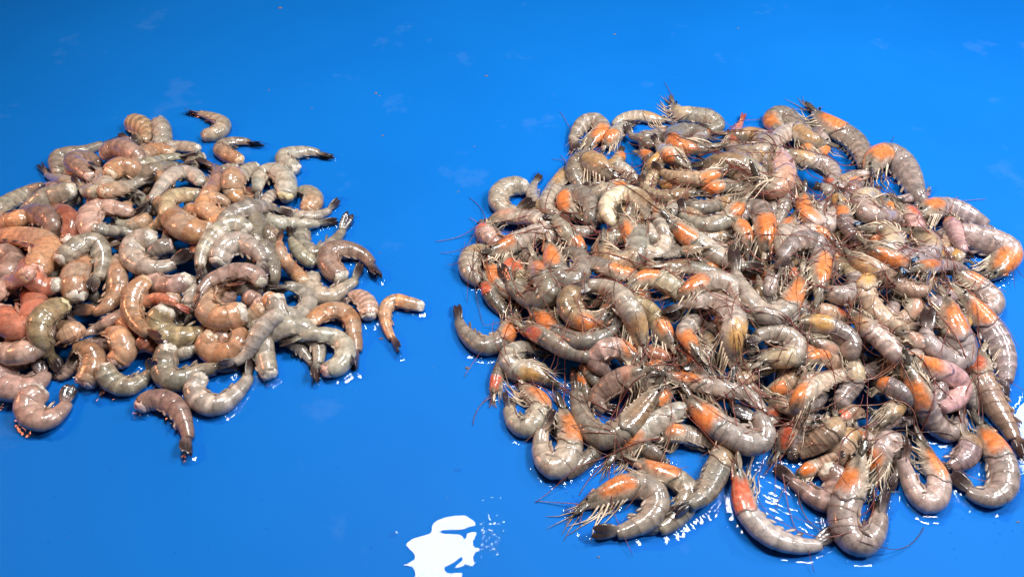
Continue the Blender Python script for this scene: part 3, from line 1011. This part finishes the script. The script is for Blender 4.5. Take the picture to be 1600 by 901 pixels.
for heap, bur in (('left', 0), ('right', 0), ('left', 1), ('right', 1)):
    g = [t for t in SHRIMP if t['heap'] == heap and bool(t.get('fill')) == bool(bur) and (int(t['p'][0][0]), int(t['p'][0][1])) not in SPECIAL]
    ys = sorted(np.mean([q[1] for q in t['p']]) for t in g)
    nb = 6
    cuts = [ys[int(len(ys) * k / nb)] for k in range(1, nb)]
    for t in g:
        t['cx'], cy = np.mean(t['p'], 0); t['band'] = sum(cy >= c for c in cuts)
    for b in range(nb):
        row = sorted((t for t in g if t['band'] == b), key=lambda t: t['cx'])
        for k, t in enumerate(row):
            c = t['c']
            if bur:
                s = 'buried %s%s shrimp, %s such from left %s, %s heap' % (HW[c[0]] + ' ' if t['whole'] else '', BW[c[1]] + ('' if t['whole'] else ' headless'), ORD[k], BANDS[b], heap)
            elif t['whole']:
                s = '%s %s %s shrimp, %s from left %s of the right heap' % (pose(t), HW[c[0]], BW[c[1]], ORD[k], BANDS[b])
            else:
                s = '%s %s headless shrimp, %s from left %s of the left heap' % (pose(t), BW[c[1]], ORD[k], BANDS[b])
            t['label'] = s
for t in SHRIMP:
    key = (int(t['p'][0][0]), int(t['p'][0][1]))
    if t.get('fill'):
        grp = 'buried whole shrimp' if t['whole'] else 'buried headless shrimp'
    else:
        if key in SPECIAL: t['label'] = SPECIAL[key]
        grp = 'whole shrimp of the right heap' if t['whole'] else 'headless shrimp of the left heap' if t['heap'] == 'left' else 'headless shrimp among the whole ones'
    tag(t['root'], t['label'], 'shrimp', grp)




# ------------------------------------------------------------------ water on the table
def puddle(name, px, mat, label, h=.0010, inset=.0016):
    P = np.array([at(x, y)[:2] for x, y in px])
    # round the outline
    for _ in range(1):
        Q = np.roll(P, -1, 0)
        P = np.stack([P * .75 + Q * .25, P * .25 + Q * .75], 1).reshape(-1, 2)
    n = len(P)
    area = .5 * np.sum(P[:, 0] * np.roll(P[:, 1], -1) - np.roll(P[:, 0], -1) * P[:, 1])
    if area < 0: P = P[::-1]
    t = np.roll(P, -1, 0) - np.roll(P, 1, 0); t /= np.linalg.norm(t, axis=1)[:, None] + 1e-12
    nin = np.stack([-t[:, 1], t[:, 0]], 1)
    rows = [(0, .0003), (.25, h * .55), (.6, h * .9), (1.0, h), (1.25, h)]
    V = []
    for k, z in rows:
        q = P + nin * inset * k
        V.append(np.column_stack([q, np.full(n, z)]))
    f = []
    for r in range(len(rows) - 1):
        for j in range(n):
            k = (j + 1) % n
            f.append((r * n + j, r * n + k, (r + 1) * n + k, (r + 1) * n + j))
    f.append(tuple((len(rows) - 1) * n + j for j in range(n)))
    o = make_obj(name, np.vstack(V), f, mat)
    for q in list(o.data.polygons)[-n - 1:]: q.use_smooth = False
    tag(o, label, 'puddle', 'puddles on the blue table')
    return o

zb = lambda pts, ox=580, oy=700, s=4.0: [(ox + x / s, oy + y / s) for x, y in pts]
puddle('water_puddle', zb([(370, 480), (440, 432), (520, 420), (590, 413), (625, 440), (652, 455), (660, 490), (612, 492), (585, 512), (500, 516),
    (435, 516), (432, 528), (520, 532), (570, 540), (590, 575), (592, 525), (660, 516), (662, 550), (642, 575), (640, 618), (684, 620), (682, 648), (648, 655),
    (640, 700), (658, 715), (632, 748), (602, 730), (530, 757), (518, 742), (572, 690), (562, 684), (512, 728), (452, 744), (482, 785), (560, 768), (580, 790),
    (570, 860), (560, 960), (400, 1010), (290, 960), (272, 804), (266, 745), (192, 733), (230, 716), (272, 690), (268, 662), (214, 612), (226, 578), (290, 550), (380, 530)]),
    M_WATER, 'large ragged puddle mirroring a lamp in white at the front edge', .0008, .0006)
puddle('water_puddle', zb([(113, 555), (120, 530), (150, 512), (172, 512), (165, 535), (130, 558)]), M_WATER, 'tiny bright puddle just beside the large ragged one', .0006, .0007)
puddle('water_puddle', zb([(512, 130), (545, 122), (578, 128), (572, 143), (540, 146), (520, 140)]), M_WATER, 'tiny bright splash of water midway between both heaps', .0006, .0007)
puddle('water_puddle', [(1562, 690), (1552, 660), (1570, 640), (1582, 650), (1590, 630), (1612, 622), (1660, 630), (1690, 690), (1640, 770), (1606, 745), (1588, 742),
    (1590, 726), (1574, 712)], M_WATER, 'bright white puddle beside the long tail at the table edge')
puddle('water_puddle', [(1572, 752), (1590, 745), (1622, 752), (1630, 772), (1596, 772)], M_WATER, 'narrow puddle beside the back of the corner shrimp', .0006, .001)

def water_film():
    """Thin meniscus of water drawn up where shrimp touch the table, plus loose drops."""
    g = .0015
    x = np.arange(-.62, .62, g); y = np.arange(.12, .95, g)
    X, Y = np.meshgrid(x, y, indexing='ij')
    I = np.clip(((X - GX0) / GS).round().astype(int), 0, H.shape[0] - 1)
    J = np.clip(((Y - GY0) / GS).round().astype(int), 0, H.shape[1] - 1)
    solid = H[I, J] > .002
    D = np.where(solid, 0.0, 1.0)
    for _ in range(12):
        m = D.copy()
        for dx, dy, w in ((1, 0, 1), (-1, 0, 1), (0, 1, 1), (0, -1, 1), (1, 1, 1.41), (1, -1, 1.41), (-1, 1, 1.41), (-1, -1, 1.41)):
            m = np.minimum(m, np.roll(np.roll(D, dx, 0), dy, 1) + w * g)
        D = m
    rs = np.random.RandomState(4)
    lo = rs.rand(64, 64)
    def vn(X, Y, s):
        a, b = X * s + 7.3, Y * s + 3.1
        i, j = np.floor(a).astype(int), np.floor(b).astype(int)
        fa, fb = a - i, b - j
        fa = fa * fa * (3 - 2 * fa); fb = fb * fb * (3 - 2 * fb)
        q = lambda i, j: lo[i % 64, j % 64]
        return (q(i, j) * (1 - fa) + q(i + 1, j) * fa) * (1 - fb) + (q(i, j + 1) * (1 - fa) + q(i + 1, j + 1) * fa) * fb
    reach = .0015 + .0085 * vn(X, Y, 45.0) ** 2 + .002 * vn(X, Y, 220.0)
    t = np.clip(1 - D / reach, 0, 1)
    Z = .0002 + .0019 * t ** 1.6
    keep = (D < reach + g) & (D > -1) & (D < .02)
    solid_in = solid.copy()
    for _ in range(3):
        solid_in &= np.roll(solid_in, 1, 0) & np.roll(solid_in, -1, 0) & np.roll(solid_in, 1, 1) & np.roll(solid_in, -1, 1)
    keep &= ~solid_in
    idx = -np.ones(keep.shape, int)
    idx[keep] = np.arange(keep.sum())
    a, b, c, d = idx[:-1, :-1], idx[1:, :-1], idx[1:, 1:], idx[:-1, 1:]
    ok = (a >= 0) & (b >= 0) & (c >= 0) & (d >= 0)
    faces = np.stack([a[ok], b[ok], c[ok], d[ok]], 1).tolist()
    V = np.column_stack([X[keep], Y[keep], Z[keep]])
    o = make_obj('water_film', V, faces, M_WATER)
    tag(o, 'thin film of water drawn up around the shrimp on the table', 'water', kind='stuff')

    parts = []
    r_ = random.Random(3)
    def drop(px, py, rad, hgt=.35, ex=None, tilt=0.0):
        p = at(px, py)
        n = 10; rings = [(1, 0.0002), (.88, hgt * .6), (.72, hgt * .92), (.6, hgt)]
        v = []
        ex = ex or r_.uniform(.75, 1.3); ph = r_.uniform(0, 3); ca, sa = math.cos(tilt), math.sin(tilt)
        for k, z in rings:
            for j in range(n):
                an = 6.2832 * j / n
                q = rad * k * (1 + .18 * math.sin(3 * an + ph) + .14 * math.sin(5 * an + 2 * ph))
                dx, dy = math.cos(an) * q * ex, math.sin(an) * q / ex
                v.append((p[0] + dx * ca - dy * sa, p[1] + dx * sa + dy * ca, .0002 + z * rad + tilt * 1e-5))
        parts.append((np.array(v), grid_faces(4, n, False, True), (1, 1, 1)))
    for _ in range(70):      # spray beside the large puddle
        drop(752 + abs(r_.gauss(0, 18)), 835 + r_.gauss(0, 28), r_.choice([.0004, .0005, .0007, .0012]), .2)
    for _ in range(42):      # broken wet glitter inside the bend of the red-headed shrimp
        cx_, cy_, sx_, sy_ = r_.choice([(1212, 752, 14, 7), (1205, 778, 14, 9), (1222, 768, 16, 9), (1262, 826, 22, 7), (1290, 818, 14, 8), (1238, 800, 18, 8)])
        drop(r_.gauss(cx_, sx_), r_.gauss(cy_, sy_), r_.choice([.0010, .0016, .0024, .0034]), .12, r_.uniform(1.3, 2.2), r_.uniform(-.9, -.2))
    for _ in range(25):
        drop(r_.gauss(1525, 14), r_.gauss(732, 12), r_.choice([.0008, .0014, .002]), .15, r_.uniform(1, 1.8), r_.uniform(-1, 1))
    for _ in range(40):
        drop(r_.uniform(870, 930), r_.uniform(735, 850), r_.choice([.0006, .0008, .0014]))
    for _ in range(30):
        drop(r_.uniform(960, 1150), r_.uniform(770, 870), r_.choice([.0005, .0007, .001]))
    for _ in range(30):
        drop(r_.uniform(1480, 1600), r_.uniform(780, 880), r_.choice([.0005, .0007, .001]))
    for _ in range(40):
        drop(r_.uniform(380, 600), r_.uniform(560, 620), r_.choice([.0005, .0007, .0012]))
    for _ in range(60):
        drop(r_.uniform(30, 700), r_.uniform(560, 880), r_.choice([.0004, .0006, .0008]))
    v, f, c = merge(parts)
    o = make_obj('water_drops', v, f, M_WATER)
    for q in o.data.polygons:
        if len(q.vertices) > 4: q.use_smooth = False
    tag(o, 'scattered small water drops on the blue table top', 'water', kind='stuff')
water_film()

# ------------------------------------------------------------------ crumbs of shell and dirt
M_CRUMB, nt, N, L, P = new_mat('brown_crumb')
P.inputs['Base Color'].default_value = (.20, .12, .07, 1)
P.inputs['Roughness'].default_value = .6
def crumbs():
    parts = []; r_ = random.Random(9)
    for px, py, s in [(587, 146, .0022), (593, 150, .0012), (598, 212, .0016), (730, 575, .0022), (596, 529, .002), (438, 13, .003), (572, 393, .0011), (594, 395, .0011),
                      (716, 300, .0012), (741, 229, .001), (961, 54, .002), (1153, 45, .0015), (760, 119, .002), (420, 141, .0015), (487, 170, .0012), (1590, 815, .0012), (880, 756, .0012), (935, 870, .001)]:
        p = at(px, py)
        n = 7
        v = []
        for k, z in ((1, 0.0002), (.8, .3), (.25, .5)):
            for j in range(n):
                q = s * k * r_.uniform(.6, 1.1)
                v.append((p[0] + math.cos(6.2832 * j / n) * q * 1.3, p[1] + math.sin(6.2832 * j / n) * q * .7, .0002 + z * s))
        parts.append((np.array(v), grid_faces(3, n, False, True), (1, 1, 1)))
    v, f, c = merge(parts)
    o = make_obj('crumbs', v, f, M_CRUMB)
    tag(o, 'tiny brown crumbs of shell scattered over the blue table top', 'crumbs', kind='stuff')
crumbs()

# ------------------------------------------------------------------ flies on the whole shrimp
M_FLY, nt, N, L, P = new_mat('metallic_blue_fly')
P.inputs['Base Color'].default_value = (.02, .07, .15, 1); P.inputs['Metallic'].default_value = .7; P.inputs['Roughness'].default_value = .25
M_FLYD, nt, N, L, P = new_mat('dark_fly_body')
P.inputs['Base Color'].default_value = (.012, .013, .02, 1); P.inputs['Roughness'].default_value = .3
M_WING, nt, N, L, P = new_mat('fly_wing')
P.inputs['Base Color'].default_value = (.35, .36, .38, 1); P.inputs['Roughness'].default_value = .2; P.inputs['Alpha'].default_value = .45
def ellipsoid(c, ax, sx, up, rl, rs_, ru, nr=8, nc=10):
    ph = np.linspace(.12, math.pi - .12, nr); th = np.linspace(0, 2 * math.pi, nc, endpoint=False)
    v = [c + ax * (rl * math.cos(a)) + sx * (rs_ * math.sin(a) * math.cos(b)) + up * (ru * math.sin(a) * math.sin(b)) for a in ph for b in th]
    return np.array(v), grid_faces(nr, nc, True, True)
def fly(px, py, ang, label):
    z = .03
    for _ in range(8):
        p = at(px, py, z); z = h_max(p[0], p[1], .004) + .0032
    p = at(px, py, z)
    ax = np.array([math.cos(ang), math.sin(ang), .1]); ax = unit(ax)
    sx = unit(np.cross(np.array([0, 0, 1.0]), ax)); up = np.cross(ax, sx)
    root = bpy.data.objects.new('fly', None); COL.objects.link(root); root.location = p; root.empty_display_size = .005
    v, f = ellipsoid(p - ax * .0022, ax, sx, up, .0034, .0021, .0019); make_obj('abdomen', v, f, M_FLY, root, origin=p)
    v, f = ellipsoid(p + ax * .0014, ax, sx, up, .0021, .0018, .0018); make_obj('thorax', v, f, M_FLY, root, origin=p)
    v, f = ellipsoid(p + ax * .0040, ax, sx, up, .0011, .0016, .0014); make_obj('head', v, f, M_FLYD, root, origin=p)
    for sg in (-1, 1):
        a2 = unit(-ax + sx * sg * .42 + up * .12); wd = unit(np.cross(up, a2)); nm = np.cross(a2, wd)
        v, f, t = blade(p + ax * .001 + up * .0017 + sx * sg * .001, a2, wd, nm, .0068, .0013, .00006, nr=6, nc=6); make_obj('wing', v, f, M_WING, root, origin=p)
        for k in (-1, 0, 1):
            b0 = p + ax * (.0012 + k * .0009) + sx * sg * .0012 - up * .001
            path = np.array([b0, b0 + sx * sg * .002 + ax * k * .001, b0 + sx * sg * .0032 + ax * k * .0022 - up * .0024])
            v, f = tube(path, np.array([.0003, .00022, .00012]), 4); make_obj('leg', v, f, M_FLYD, root, origin=p)
    tag(root, label, 'fly', 'flies on the heap')
fly(1430, 405, .6, 'metallic blue fly on a grey shrimp, the upper of a close pair')
fly(1410, 422, 1.7, 'dark fly with a pale glint, the lower of a close pair')
fly(1341, 349, .3, 'lone dark fly on the pale shrimp, above the close pair of flies')
